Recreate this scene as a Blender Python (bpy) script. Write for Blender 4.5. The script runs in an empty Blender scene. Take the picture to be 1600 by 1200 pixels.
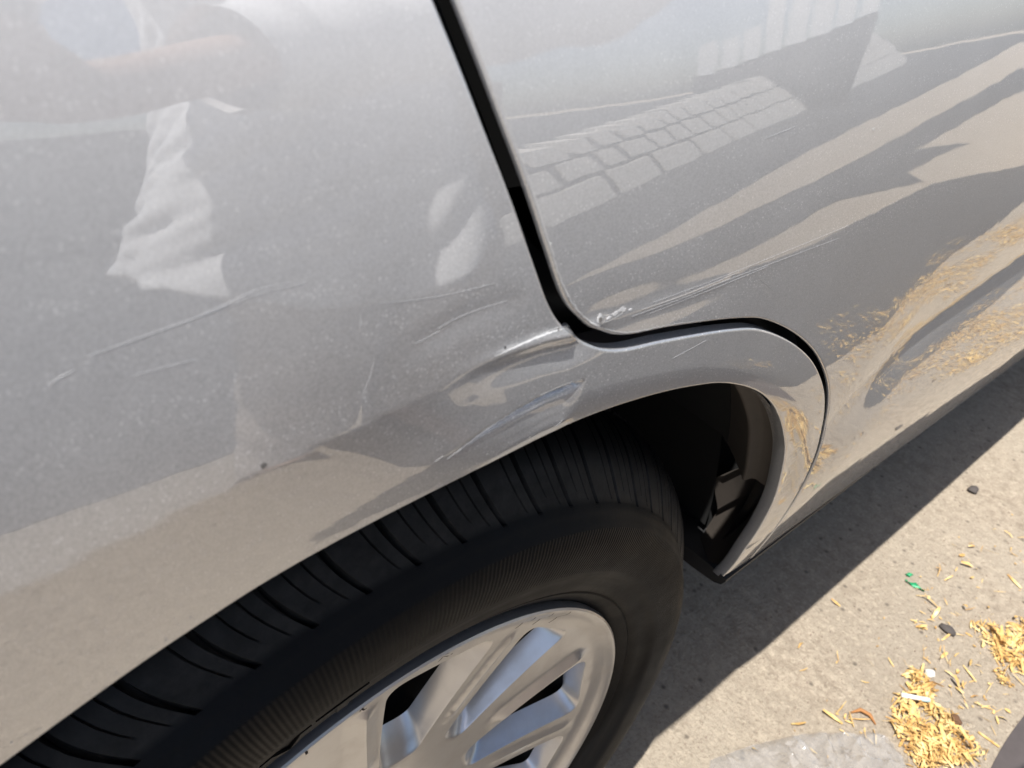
import bpy, bmesh, math, random
import numpy as np
from mathutils import Vector, Matrix
from mathutils.geometry import delaunay_2d_cdt
random.seed(7); rng=np.random.default_rng(7)
SC=bpy.context.scene; COL=SC.collection
# ------------------------------------------------------------------ camera
cam=bpy.data.cameras.new('camera'); cam.sensor_width=36; cam.lens=26.734; cam.clip_start=.01; cam.clip_end=400
camo=bpy.data.objects.new('camera',cam); COL.objects.link(camo); SC.camera=camo
CAM=Vector((-0.16442,-0.19745,0.95612)); YAW,PIT,ROL=0.81221,-0.60194,0.16906
fw=Vector((math.sin(YAW)*math.cos(PIT),math.cos(YAW)*math.cos(PIT),math.sin(PIT)))
rt=Vector((math.cos(YAW),-math.sin(YAW),0)); up=rt.cross(fw)
r2=math.cos(ROL)*rt+math.sin(ROL)*up; u2=-math.sin(ROL)*rt+math.cos(ROL)*up
M=Matrix((( r2.x,u2.x,-fw.x),(r2.y,u2.y,-fw.y),(r2.z,u2.z,-fw.z))).to_4x4(); M.translation=CAM
camo.matrix_world=M
cam.dof.use_dof=True; cam.dof.focus_distance=.46; cam.dof.aperture_fstop=16
# ------------------------------------------------------------------ light
SUN_EL=math.radians(66); SUN_AZ=math.radians(11.8)      # light travels along +x, a little towards the car
Ld=Vector((math.cos(SUN_EL)*math.cos(SUN_AZ),math.cos(SUN_EL)*math.sin(SUN_AZ),-math.sin(SUN_EL)))
W=bpy.data.worlds.new('World'); SC.world=W; W.use_nodes=True
nt=W.node_tree; bg=nt.nodes['Background']; sky=nt.nodes.new('ShaderNodeTexSky'); sky.sky_type='NISHITA'; sky.sun_disc=False
sky.sun_elevation=SUN_EL; sky.sun_rotation=math.atan2(-Ld.x,-Ld.y); sky.dust_density=1.8; sky.air_density=1.0
nt.links.new(sky.outputs[0],bg.inputs[0]); bg.inputs[1].default_value=.095
sun=bpy.data.lights.new('sun','SUN'); sun.energy=5.0; sun.angle=math.radians(.53); sun.color=(1,.97,.925)
suno=bpy.data.objects.new('sun',sun); COL.objects.link(suno); suno.rotation_euler=Ld.to_track_quat('-Z','Y').to_euler(); suno.location=(-3,0,4)
vs=SC.view_settings; vs.view_transform='Standard'; vs.look='None'; vs.gamma=1; vs.use_curve_mapping=False; vs.exposure=.62
# ------------------------------------------------------------------ helpers
def link(o,parent=None):
    COL.objects.link(o)
    if parent is not None:
        o.parent=parent; o.matrix_parent_inverse=Matrix.Translation(-parent.location)
    return o
def mk(name,v,f,mat=None,parent=None,smooth=True,normals=None):
    me=bpy.data.meshes.new(name); me.from_pydata([tuple(map(float,q)) for q in v],[],[tuple(map(int,q)) for q in f]); me.update()
    if mat: me.materials.append(mat)
    me.polygons.foreach_set('use_smooth',[bool(smooth)]*len(me.polygons))
    if normals is not None: me.normals_split_custom_set_from_vertices([tuple(map(float,n)) for n in normals])
    return link(bpy.data.objects.new(name,me),parent)
def bmk(name,bm,mat=None,parent=None,smooth=False,angle=None):
    me=bpy.data.meshes.new(name); bm.to_mesh(me); bm.free()
    if mat: me.materials.append(mat)
    me.polygons.foreach_set('use_smooth',[bool(smooth)]*len(me.polygons))
    if angle is not None: me.set_sharp_from_angle(angle=angle)
    return link(bpy.data.objects.new(name,me),parent)
def empty(name,loc=(0,0,0),parent=None):
    o=bpy.data.objects.new(name,None); o.empty_display_size=.1; o.location=loc; return link(o,parent)
def tag(o,label=None,cat=None,group=None,kind=None):
    if label: o['label']=label
    if cat: o['category']=cat
    if group: o['group']=group
    if kind: o['kind']=kind
    return o
def box(bm,lo,hi,bev=0):
    r=bmesh.ops.create_cube(bm,size=1); vs=r['verts']
    for v in vs: v.co=Vector([(lo[i]+hi[i])/2+v.co[i]*(hi[i]-lo[i]) for i in range(3)])
    if bev: bmesh.ops.bevel(bm,geom=list({e for v in vs for e in v.link_edges}),offset=bev,segments=2,affect='EDGES',profile=.5)
def tube(pts,rad,n=8,cap=True):
    pts=[Vector(p) for p in pts]; rad=rad if hasattr(rad,'__len__') else [rad]*len(pts); V=[];F=[]
    ref=None
    for i,p in enumerate(pts):
        t=(pts[min(i+1,len(pts)-1)]-pts[max(i-1,0)]).normalized()
        if ref is None: ref=t.orthogonal().normalized()
        a=(ref-t*ref.dot(t)).normalized(); ref=a; b=t.cross(a)
        for k in range(n):
            w=2*math.pi*k/n; V.append(p+(a*math.cos(w)+b*math.sin(w))*rad[i])
    for i in range(len(pts)-1):
        for k in range(n): F.append((i*n+k,i*n+(k+1)%n,(i+1)*n+(k+1)%n,(i+1)*n+k))
    if cap: F.append(tuple(range(n))[::-1]); F.append(tuple(range((len(pts)-1)*n,len(pts)*n)))
    return V,F
def spline(P,n=12):
    P=[np.array(p,float) for p in P]; out=[]
    for i in range(len(P)-1):
        p0=P[max(i-1,0)];p1=P[i];p2=P[i+1];p3=P[min(i+2,len(P)-1)]
        for k in range(n):
            t=k/n; out.append(.5*((2*p1)+(-p0+p2)*t+(2*p0-5*p1+4*p2-p3)*t*t+(-p0+3*p1-3*p2+p3)*t**3))
    out.append(P[-1]); return np.array(out)
# ------------------------------------------------------------------ materials
class N:
    def __init__(s,name):
        s.m=bpy.data.materials.new(name); s.m.use_nodes=True; s.t=s.m.node_tree; s.p=s.t.nodes['Principled BSDF']; s.out=s.t.nodes['Material Output']; s._co=None
    def n(s,t,**kw):
        o=s.t.nodes.new(t)
        for k,v in kw.items(): setattr(o,k,v)
        return o
    def l(s,a,b): s.t.links.new(a,b)
    def co(s):
        if s._co is None: s._co=s.n('ShaderNodeTexCoord').outputs['Object']
        return s._co
    def noise(s,scale,detail=4,rough=.55,vec=None,dist=0):
        o=s.n('ShaderNodeTexNoise'); o.inputs['Scale'].default_value=scale; o.inputs['Detail'].default_value=detail; o.inputs['Roughness'].default_value=rough; o.inputs['Distortion'].default_value=dist
        s.l(vec or s.co(),o.inputs['Vector']); return o.outputs['Fac']
    def voro(s,scale,out='Distance',vec=None,feature='F1',rand=1):
        o=s.n('ShaderNodeTexVoronoi',feature=feature); o.inputs['Scale'].default_value=scale; o.inputs['Randomness'].default_value=rand
        s.l(vec or s.co(),o.inputs['Vector']); return o.outputs[out]
    def ramp(s,fac,stops,interp='LINEAR'):
        o=s.n('ShaderNodeValToRGB'); o.color_ramp.interpolation=interp; e=o.color_ramp.elements
        while len(e)<len(stops): e.new(.5)
        for i,(p,c) in enumerate(stops):
            e[i].position=p; e[i].color=(c,c,c,1) if not hasattr(c,'__len__') else (*c,1)
        s.l(fac,o.inputs[0]); return o.outputs[0]
    def mix(s,fac,a,b,blend='MIX'):
        o=s.n('ShaderNodeMix',data_type='RGBA',blend_type=blend)
        for i,v in ((0,fac),(6,a),(7,b)):
            if isinstance(v,(int,float)): o.inputs[i].default_value=v if i==0 else (v,v,v,1)
            elif hasattr(v,'__len__'): o.inputs[i].default_value=(*v,1)
            else: s.l(v,o.inputs[i])
        return o.outputs[2]
    def math(s,op,a,b=None,c=None):
        o=s.n('ShaderNodeMath',operation=op)
        for i,v in enumerate((a,b,c)):
            if v is None: continue
            if isinstance(v,(int,float)): o.inputs[i].default_value=v
            else: s.l(v,o.inputs[i])
        return o.outputs[0]
    def bump(s,h,strength,dist,prev=None):
        o=s.n('ShaderNodeBump'); o.inputs['Strength'].default_value=strength; o.inputs['Distance'].default_value=dist; s.l(h,o.inputs['Height'])
        if prev is not None: s.l(prev,o.inputs['Normal'])
        return o.outputs[0]
    def set(s,**kw):
        for k,v in kw.items():
            i=s.p.inputs[k.replace('_',' ')]
            if isinstance(v,(int,float)): i.default_value=v
            elif hasattr(v,'__len__'): i.default_value=(*v,1)
            else: s.l(v,i)
        return s
def simple(name,col,rough=.5,metal=0,var=.15,scale=40,**kw):
    m=N(name); c=m.mix(m.noise(scale,5),tuple(x*(1-var) for x in col),tuple(min(1,x*(1+var)) for x in col))
    m.set(Base_Color=c,Roughness=rough,Metallic=metal,**kw); return m.m

def make_paint():
    m=N('silver_paint'); co=m.co()
    # metallic flake under clear coat
    fl=m.voro(2600,'Color'); flv=m.n('ShaderNodeSeparateColor'); m.l(fl,flv.inputs[0])
    base=m.mix(m.math('MULTIPLY',flv.outputs[0],.55),(.405,.41,.424),(.745,.75,.765))
    broad=m.noise(7,3)
    base=m.mix(m.math('MULTIPLY',broad,.10),base,(.40,.415,.44))
    # dust film and specks, with brightness painted in towards the top
    d1=m.voro(330,'Distance'); d1c=m.voro(330,'Color'); s1=m.n('ShaderNodeSeparateColor'); m.l(d1c,s1.inputs[0])
    big=m.math('MULTIPLY',m.math('LESS_THAN',d1,.10),m.math('GREATER_THAN',s1.outputs[0],.80))
    d2=m.voro(700,'Distance'); d2c=m.voro(700,'Color'); s2=m.n('ShaderNodeSeparateColor'); m.l(d2c,s2.inputs[0])
    sml=m.math('MULTIPLY',m.math('LESS_THAN',d2,.22),m.math('GREATER_THAN',s2.outputs[1],.76))
    film=m.ramp(m.noise(28,7,.62),[(.42,0),(.72,1)])
    spk=m.math('MAXIMUM',m.math('MULTIPLY',big,.85),m.math('MULTIPLY',sml,.75))
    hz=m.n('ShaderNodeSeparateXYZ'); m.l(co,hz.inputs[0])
    top_light=m.ramp(m.math('ADD',hz.outputs[2],m.math('MULTIPLY',m.noise(9,4),.03)),[(.845,0),(.90,.30),(.95,.62),(1.0,.75)])     # pale dust, thickened with height to paint in the bright sunlit top
    dust=m.math('MAXIMUM',spk,m.math('ADD',top_light,m.math('MULTIPLY_ADD',film,.08,.04)))  # dust specks and film, plus the painted brightness at the top
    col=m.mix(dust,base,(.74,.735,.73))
    met=m.math('MULTIPLY_ADD',dust,-.5,.54)
    rough=m.math('MULTIPLY_ADD',dust,.25,.38)
    coat=m.math('MULTIPLY_ADD',spk,-.9,1.0)
    cr=m.math('MULTIPLY_ADD',film,.03,.012)
    b=m.bump(m.noise(150,1),.014,.0006); b=m.bump(m.noise(38,1),.035,.0012,b)
    m.set(Base_Color=col,Metallic=met,Roughness=rough,Coat_Weight=coat,Coat_Roughness=cr,Coat_IOR=2.0)
    m.l(b,m.p.inputs['Coat Normal'])
    return m.m
PAINT=make_paint()
def make_tyre():
    m=N('tyre_rubber'); co=m.co(); sp=m.n('ShaderNodeSeparateXYZ'); m.l(co,sp.inputs[0])
    rad=m.math('SQRT',m.math('ADD',m.math('MULTIPLY',sp.outputs[0],sp.outputs[0]),m.math('MULTIPLY',sp.outputs[2],sp.outputs[2])))
    ang=m.math('ARCTAN2',sp.outputs[2],sp.outputs[0])
    rib=m.math('SINE',m.math('MULTIPLY',ang,640))
    band=m.math('MULTIPLY',m.math('GREATER_THAN',rad,.272),m.math('LESS_THAN',rad,.306))
    dustn=m.noise(22,6,.65); side=m.math('LESS_THAN',rad,.345)
    low=m.ramp(dustn,[(.35,0),(.75,1)])
    shoulder=m.math('MULTIPLY',m.ramp(rad,[(.3175,0),(.3195,1),(.336,1),(.345,0)]),m.ramp(m.noise(70,5,.7),[(.3,.3),(.62,1)]))
    fac=m.math('MAXIMUM',m.math('MULTIPLY',low,.07),m.math('MULTIPLY',shoulder,.95))
    col=m.mix(fac,(.0026,.0028,.0034),(.026,.025,.024))
    b=m.bump(m.math('MULTIPLY',rib,band),.45,.0004); b=m.bump(m.noise(260,4,.7),.25,.0006,b)
    m.set(Base_Color=col,Roughness=m.math('MULTIPLY_ADD',low,.15,.50),Specular_IOR_Level=.16); m.l(b,m.p.inputs['Normal'])
    return m.m
TYRE=make_tyre()
def make_alloy():
    m=N('alloy_silver'); n=m.noise(90,5,.6); dirt=m.ramp(m.noise(30,6,.65),[(.45,0),(.8,1)])
    col=m.mix(m.math('MULTIPLY',dirt,.25),(.60,.60,.605),(.30,.25,.21))
    b=m.bump(m.noise(380,3),.08,.0004)
    m.set(Base_Color=col,Metallic=.9,Roughness=m.math('MULTIPLY_ADD',dirt,.10,.33),Coat_Weight=.25,Coat_Roughness=.12); m.l(b,m.p.inputs['Normal']); return m.m
ALLOY=make_alloy()
BLACKP=simple('black_plastic',(.02,.02,.021),.55)
LINER=simple('arch_liner_plastic',(.050,.041,.034),.7,var=.4,scale=25)
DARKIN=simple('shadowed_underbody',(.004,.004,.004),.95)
SEAL=simple('rubber_seal',(.004,.004,.0045),.5)
def make_ground():
    m=N('concrete_ground'); n1=m.noise(3.2,6,.6); n2=m.noise(38,6,.72); n3=m.noise(170,5,.75)
    c=m.mix(m.ramp(n2,[(.32,0),(.70,1)]),(.30,.245,.185),(.55,.465,.36))
    c=m.mix(m.ramp(n1,[(.4,0),(.7,1)]),c,(.46,.395,.31))
    c=m.mix(m.math('MULTIPLY',m.ramp(n3,[(.36,1),(.49,0)]),.48),c,(.22,.17,.125))
    st=m.ramp(m.noise(1.6,5,.6),[(.50,0),(.68,1)]); c=m.mix(m.math('MULTIPLY',st,.22),c,(.25,.205,.155))
    v=m.voro(210,'Color'); sv=m.n('ShaderNodeSeparateColor'); m.l(v,sv.inputs[0])
    c=m.mix(m.math('MULTIPLY',m.math('GREATER_THAN',sv.outputs[0],.90),.35),c,(.60,.51,.39))
    vd=m.voro(46,'Distance'); vc=m.voro(46,'Color'); sc=m.n('ShaderNodeSeparateColor'); m.l(vc,sc.inputs[0])
    c=m.mix(m.math('MULTIPLY',m.math('MULTIPLY',m.ramp(vd,[(.08,1),(.24,0)]),m.math('GREATER_THAN',sc.outputs[1],.66)),.75),c,(.12,.10,.08))
    b=m.bump(n3,1.0,.005); b=m.bump(n2,.7,.008,b)
    m.set(Base_Color=c,Roughness=.92,Specular_IOR_Level=.2); m.l(b,m.p.inputs['Normal']); return m.m
GROUND=make_ground()
# ------------------------------------------------------------------ ground
gv=[(x,y,0) for y in np.linspace(-150,150,7) for x in np.linspace(-150,150,7)]
gf=[(j*7+i,j*7+i+1,(j+1)*7+i+1,(j+1)*7+i) for j in range(6) for i in range(6)]
tag(mk('ground',gv,gf,GROUND,smooth=False),'pale dusty concrete pavement beside the silver car','pavement',kind='structure')
# ------------------------------------------------------------------ car body side
def sst(a,b,x):
    t=np.clip((x-a)/(b-a),0,1); return t*t*(3-2*t)
# vertical section: tilt angle (deg, + = faces up) against height, rear quarter and door
_ZQ=[.20,.27,.32,.40,.50,.60,.68,.74,.80,.84,.88,.92,.97,1.05]
_PQ=[-17,-17,-16,-13,-10,-8.5,-6,-3,1.0,4.2,7.0,14.0,19.0,23.0]
_ZD=[.20,.27,.32,.40,.50,.560,.590,.690,.698,.704,.73,.765,.80,.84,.88,.92,.97,1.05]
_PD=[-17,-17,-16.5,-15.5,-13.5,-10,-3,6.5,6,-10.5,-9,-5.5,-0.5,2.0,3.6,7.0,11.0,15.0]
_zz=np.linspace(.2,1.05,1701)
def _sec(Z,P):
    ph=np.interp(_zz,Z,P)
    k=np.hanning(9);k/=k.sum(); pp=np.pad(ph,4,'edge'); ph=np.convolve(pp,k,'valid')
    y=np.concatenate([[0],np.cumsum((np.tan(np.radians(ph[1:]))+np.tan(np.radians(ph[:-1])))*.5*(_zz[1]-_zz[0]))])
    return y-np.interp(.82,_zz,y)
_yq=_sec(_ZQ,_PQ); _yd=_sec(_ZD,_PD)
CRX=[-.60,-.30,-.17,-.10,-.05,0.0,.04,.10]; CRZ=[.745,.787,.803,.812,.818,.8225,.8235,.8235]
def S(x,z):
    x=np.asarray(x,float); z=np.asarray(z,float)
    w=sst(.33,.47,x)
    z1=np.interp(x,[.30,.346,.365,.416,.528,.668,1.0,1.7,3.5],[.62,.640,.664,.686,.700,.716,.738,.755,.76])   # low door line
    z2=np.interp(x,[.30,.54,.715,.986,1.7,3.5],[.600,.586,.5725,.543,.50,.48])                               # foot of the ledge below it
    zs=np.where(z>.80,z,np.where(z>z1,.70+(z-z1)/(.80-z1)*.10,np.where(z>z2,.575+(z-z2)/(z1-z2)*.125,.20+(z-.20)/(z2-.20)*.375)))
    w=w+(sst(-.05,.36,x)-w)*sst(.715,.815,z)
    y=-.052+(1-w)*np.interp(z,_zz,_yq)+w*np.interp(zs,_zz,_yd)
    y=y+.009*np.clip(.35-x,0,3)**2
    # wheel-arch flare: crease, then a roll towards the arch edge
    r=np.hypot(x,z-.365); zc=np.interp(x,CRX,CRZ)
    za=.365+np.sqrt(np.clip(.409**2-x*x,1e-4,1))
    wd=np.maximum(zc-za,.02)
    t=np.clip((zc-z)/wd,0,1.6)
    fq=(1-sst(-.105,.0,x))*sst(-.42,-.30,x)
    y=y+fq*wd*(.15*t+.035*t*t)
    d=np.clip(r-.409,0,1); 
    y=y+(1-fq)*.0025*np.clip(1-d/.02,0,1)**2
    return y
def seg_uv(x,z,A,B):
    A=np.array(A);B=np.array(B);d=B-A;L=np.hypot(*d);d/=L
    u=((x-A[0])*d[0]+(z-A[1])*d[1])/L; v=-(x-A[0])*d[1]+(z-A[1])*d[0]
    return u,v,L
def dents(x,z):
    x=np.asarray(x,float);z=np.asarray(z,float)
    y=np.zeros(np.broadcast(x,z).shape)
    # long gouge under the flare crease: steep upper lip, shallow run-out below
    zl=np.interp(x,[-.05,-.0393,-.0312,-.021,-.0045,.0102,.0273,.035],[.783,.7873,.7897,.7935,.7973,.7994,.799,.797])
    v=z-zl; u=np.clip((x+.042)/(.0295+.042),0,1); env=sst(0,.80,u)*(1-sst(.86,1.0,u))
    y=y+env*.0044*np.interp(v,[-.019,-.012,-.0055,-.0036,-.0019,-.0010,.0001,.0010],[0,.12,.30,.46,.95,1,.07,0])
    y=y-env*.0005*np.exp(-((v+.0185)/.004)**2)
    # crumple along the crease next to the door gap
    zl=np.interp(x,[-.05,-.0247,-.0113,.0031,.0167],[.8205,.8235,.8240,.8238,.8220]); v=z-zl
    u=np.clip((x+.045)/(.028+.045),0,1); env=sst(0,.9,u)*(1-.85*sst(.016,.040,x))*(1-sst(.05,.20,x))
    y=y+env*(.0011*np.where(v<0,sst(0,-.006,v)*(1-sst(-.006,-.016,v)),0)-.0012*np.exp(-(v/.0026)**2))
    # soft push on the door by its lower corner
    r=np.hypot((x-.045)/.03,(z-.826)/.010); y=y+.0003*np.exp(-r*r)
    # scuffed bruise above the crease
    zl=np.interp(x,[-.055,-.03,-.016],[.836,.8415,.842]); v=z-zl
    y=y+.0004*np.exp(-(v/.005)**2)*sst(-.06,-.04,x)*(1-sst(-.018,-.005,x))
    return y
def SD(x,z): return S(x,z)+dents(x,z)
def nrm(x,z,e=4e-4):
    gx=(SD(x+e,z)-SD(x-e,z))/(2*e); gz=(SD(x,z+e)-SD(x,z-e))/(2*e)
    n=np.stack([gx,-np.ones_like(gx),gz],-1); return n/np.linalg.norm(n,axis=-1,keepdims=True)
def inside(poly,P):
    x,y=P[:,0],P[:,1]; c=np.zeros(len(P),bool); n=len(poly)
    for i in range(n):
        a=poly[i];b=poly[(i+1)%n]
        if a[1]==b[1]: continue
        k=((a[1]>y)!=(b[1]>y))&(x<(b[0]-a[0])*(y-a[1])/(b[1]-a[1])+a[0]); c^=k
    return c
def resample(P,step):
    P=np.asarray(P,float); d=np.concatenate([[0],np.cumsum(np.hypot(*np.diff(P,axis=0).T))]); n=max(2,int(d[-1]/step)+1)
    s=np.linspace(0,d[-1],n); return np.stack([np.interp(s,d,P[:,0]),np.interp(s,d,P[:,1])],1)
def offset(P,o):
    t=np.gradient(P,axis=0); t/=np.linalg.norm(t,axis=1,keepdims=True); return P+o*np.stack([-t[:,1],t[:,0]],1)
def panel(name,poly,regions,hem=.0013,deep=.006,mat=None,parent=None,base=.02):
    poly=np.asarray(poly); area=.5*np.sum(poly[:,0]*np.roll(poly[:,1],-1)-np.roll(poly[:,0],-1)*poly[:,1])
    if area<0: poly=poly[::-1].copy()
    nb=len(poly)
    pts=[]
    lo=poly.min(0);hi=poly.max(0)
    def grid(x0,x1,z0,z1,h,skip):
        gx,gz=np.meshgrid(np.arange(max(x0,lo[0])+h/2,min(x1,hi[0]),h),np.arange(max(z0,lo[1])+h/2,min(z1,hi[1]),h)); g=np.stack([gx.ravel(),gz.ravel()],1)
        for s in skip: g=g[~((g[:,0]>s[0])&(g[:,0]<s[1])&(g[:,1]>s[2])&(g[:,1]<s[3]))]
        return g
    allr=[(lo[0],hi[0],lo[1],hi[1],base)]+list(regions)
    for i,r in enumerate(allr):
        if r[0]>=hi[0] or r[1]<=lo[0]: continue
        g=grid(*r[:4],r[4],[q[:4] for q in allr[i+1:]])
        if len(g)==0: continue
        g=g+rng.uniform(-.08,.08,g.shape)*r[4]
        g=g[inside(poly,g)]
        # keep clear of the boundary
        tol=min(r[4]*.6,.004); keep=np.ones(len(g),bool)
        for k in range(0,len(g),4000):
            gg=g[k:k+4000]; l2=gg.min(0)-.01; h2=gg.max(0)+.01; pb=poly[(poly[:,0]>l2[0])&(poly[:,0]<h2[0])&(poly[:,1]>l2[1])&(poly[:,1]<h2[1])]
            if len(pb): keep[k:k+4000]=(np.abs(gg[:,None,0]-pb[None,:,0])+np.abs(gg[:,None,1]-pb[None,:,1])).min(1)>tol
        pts.append(g[keep])
    inn=np.concatenate(pts); allp=np.concatenate([poly,inn])
    res=delaunay_2d_cdt([Vector(p) for p in allp.tolist()],[(i,(i+1)%nb) for i in range(nb)],[list(range(nb))],1,1e-7)
    V2=np.array([tuple(v) for v in res[0]]); F=[tuple(f) for f in res[2]]
    orig=res[3]
    x,z=V2[:,0],V2[:,1]; V=np.stack([x,SD(x,z),z],1); Nn=nrm(x,z)
    bi=np.full(nb,-1)
    for i,o in enumerate(orig):
        for k in o:
            if k<nb: bi[k]=i
    # orient faces outward (-y): counter-clockwise in (x,z) seen from -y
    Fo=[]
    for f in F:
        p=V2[list(f)]; a=.5*np.sum(p[:,0]*np.roll(p[:,1],-1)-np.roll(p[:,0],-1)*p[:,1]); Fo.append(f if a>0 else f[::-1])
    V=list(V);Nn=list(Nn)
    # hem: rolled edge then a return flange
    t=np.roll(poly,-1,0)-np.roll(poly,1,0); t/=np.linalg.norm(t,axis=1,keepdims=True)+1e-12; out=np.stack([t[:,1],-t[:,0]],1)
    prev=[int(i) for i in bi]; bn=nrm(poly[:,0],poly[:,1]); o3=np.stack([out[:,0],0*out[:,0],out[:,1]],1)
    b3=np.stack([poly[:,0],SD(poly[:,0],poly[:,1]),poly[:,1]],1)
    steps=[(math.sin(a)*hem,(1-math.cos(a))*hem,a) for a in np.radians([22,45,68,90])]+[(hem,deep,math.pi/2)]
    for so,dep,a in steps:
        ring=b3+o3*so-bn*dep; nn=bn*math.cos(a)+o3*math.sin(a); s0=len(V); V+=list(ring);Nn+=list(nn)
        cur=list(range(s0,s0+nb))
        for k in range(nb):
            k2=(k+1)%nb; Fo.append((prev[k],cur[k],cur[k2],prev[k2]))
        prev=cur
    return mk(name,V,Fo,mat,parent,True,Nn)
ARCH=np.array([(-.405,.372),(-.3995,.42),(-.379,.50),(-.338,.575),(-.277,.649),(-.2264,.694),(-.1753,.7222),(-.1511,.7350),(-.1256,.7462),(-.0820,.7600),(-.0454,.7690),(-.0109,.7745),(.0305,.7772),(.0709,.7737),(.1104,.7662),(.1475,.7548),(.1926,.7315),(.2366,.6984),(.2767,.6590),(.3099,.6200),(.3549,.5535),(.3825,.4927),(.4070,.4218),(.4148,.393),(.4165,.372)])
GAP=np.array([(-.105,1.03),(-.072,.985),(-.0525,.95),(-.0406,.9259),(-.0335,.9117),(-.0254,.8957),(-.0143,.8751),(-.0041,.8554),(.0058,.8376),(.0155,.8266),(.0297,.8164),(.0476,.8092),(.0788,.8045),(.1297,.7946),(.1626,.7843),(.2093,.7606),(.2547,.7299),(.3052,.6846),(.3532,.6256),(.3860,.5670),(.4275,.4662),(.4600,.395),(.4750,.366)])
BOT=.362
arch=resample(spline(ARCH,10),.004); gap=resample(spline(GAP,10),.003)
gt=np.linspace(0,1,len(gap)); gw=np.interp(gt,[0,.33,.42,.55,1],[.0030,.0030,.0025,.0020,.0016])[:,None]+.0013   # half the gap plus the hem
gq=gap+(offset(gap,-1)-gap)*gw; gd=gap+(offset(gap,1)-gap)*gw
car=empty('parked_car',(.9,.9,0)); tag(car,'dusty silver car with a dented rear quarter panel, seen from close up','car')
gq[-1,1]=BOT; gd[-1,1]=BOT; a0=arch.copy(); a0[0,1]=BOT; a0[-1,1]=.379
# is gq on the rear side?  (left of travel is +x side when going down)
if gq[0,0]>gd[0,0]: gq,gd=gd,gq
rear=resample(np.array([(-.94,BOT),(-.95,.6),(-.94,1.03)]),.03)
polyQ=np.concatenate([gq,a0[::-1],resample(np.array([a0[0],(-.94,BOT)]),.03)[1:-1],rear,resample(np.array([(-.94,1.03),gq[0]]),.02)[1:-1]])
REG=[(-.30,.75,.55,.97,.006),(-.20,.10,.745,.88,.0025),(-.055,.045,.765,.835,.0013),(-.046,.033,.7805,.8025,.00065)]
quarter=panel('quarter_panel',polyQ,REG,mat=PAINT,parent=car); tag(quarter,'silver rear quarter panel with a long dent above the wheel arch')
DF=1.66
polyD=np.concatenate([gd,resample(np.array([gd[-1],(DF,BOT)]),.02)[1:-1],resample(np.array([(DF,BOT),(DF+.02,.7),(DF,1.03)]),.02),resample(np.array([(DF,1.03),gd[0]]),.02)[1:-1]])
REGD=[(-.1,.95,.36,.97,.006),(.02,.11,.80,.84,.002)]
door=panel('rear_door',polyD,REGD,mat=PAINT,parent=car,deep=.0022)
polyFD=np.concatenate([resample(np.array([(DF+.008,BOT),(2.62,BOT)]),.04),resample(np.array([(2.62,BOT),(2.50,.6),(2.52,1.03)]),.03)[1:],resample(np.array([(2.52,1.03),(DF+.008,1.03)]),.04)[1:],resample(np.array([(DF+.008,1.03),(DF+.028,.7),(DF+.008,BOT)]),.03)[1:-1]])
panel('front_door',polyFD,[],mat=PAINT,parent=car,base=.03)
# dark sill trim under the doors, underside, wheel-well
bm=bmesh.new()
prof=[(.0085,.3575),(.0085,.354),(.012,.347),(.020,.343),(.05,.340),(.20,.339),(.20,.36),(.03,.36)]
xs=np.linspace(.432,3.0,40); rings=[[bm.verts.new((x,y,z)) for y,z in prof] for x in xs]
for a,b in zip(rings[:-1],rings[1:]):
    for k in range(len(prof)): bm.faces.new((a[k],a[(k+1)%len(prof)],b[(k+1)%len(prof)],b[k]))
bm.faces.new(rings[0]); bm.faces.new(rings[-1][::-1])
bmesh.ops.recalc_face_normals(bm,faces=bm.faces); bmk('sill_trim',bm,BLACKP,car,True,math.radians(40))
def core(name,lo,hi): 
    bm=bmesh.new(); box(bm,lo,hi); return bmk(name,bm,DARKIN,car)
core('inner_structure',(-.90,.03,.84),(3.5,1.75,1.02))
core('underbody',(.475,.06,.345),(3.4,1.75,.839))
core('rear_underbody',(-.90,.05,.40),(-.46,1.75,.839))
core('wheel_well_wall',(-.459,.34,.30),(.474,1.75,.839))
# seal visible inside the door gap
gm=resample(gap,.006); V=[];F=[]
for i,q in enumerate(gm):
    t=gm[min(i+1,len(gm)-1)]-gm[max(i-1,0)]; t/=np.linalg.norm(t); nn=np.array([-t[1],t[0]]); yb=float(S(q[0],q[1]))
    for s,dd in ((-.016,.034),(-.006,.030),(.0,.028),(.006,.030),(.016,.034)): V.append((q[0]+nn[0]*s,yb+dd,q[1]+nn[1]*s))
for i in range(len(gm)-1):
    for k in range(4): F.append((i*5+k,i*5+k+1,(i+1)*5+k+1,(i+1)*5+k))
mk('door_seal',V,F,SEAL,car)
# arch flange and liner, following the arch edge
ta=np.gradient(arch,axis=0); ta/=np.linalg.norm(ta,axis=1,keepdims=True); rad_=np.stack([-ta[:,1],ta[:,0]],1)
if (rad_[len(arch)//2][1])<0: rad_=-rad_
ya=S(arch[:,0],arch[:,1])
def strip_arch(name,prof,mat,sl=slice(None)):
    A=arch[sl];R_=rad_[sl];Y=ya[sl]; V=[];F=[];m=len(prof)
    for q,r_,y_ in zip(A,R_,Y):
        for o,dp,ab in prof: V.append((q[0]+r_[0]*o,(y_+dp) if not ab else dp,q[1]+r_[1]*o))
    for i in range(len(A)-1):
        for k in range(m-1): F.append((i*m+k,i*m+k+1,(i+1)*m+k+1,(i+1)*m+k))
    return mk(name,V,F,mat,car)
strip_arch('arch_flange',[(-.0013,.004,0),(-.0013,.011,0),(.0006,.0125,0),(.006,.0125,0)],PAINT)
last=max(i for i in range(len(arch)) if arch[i,1]>.535)
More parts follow.
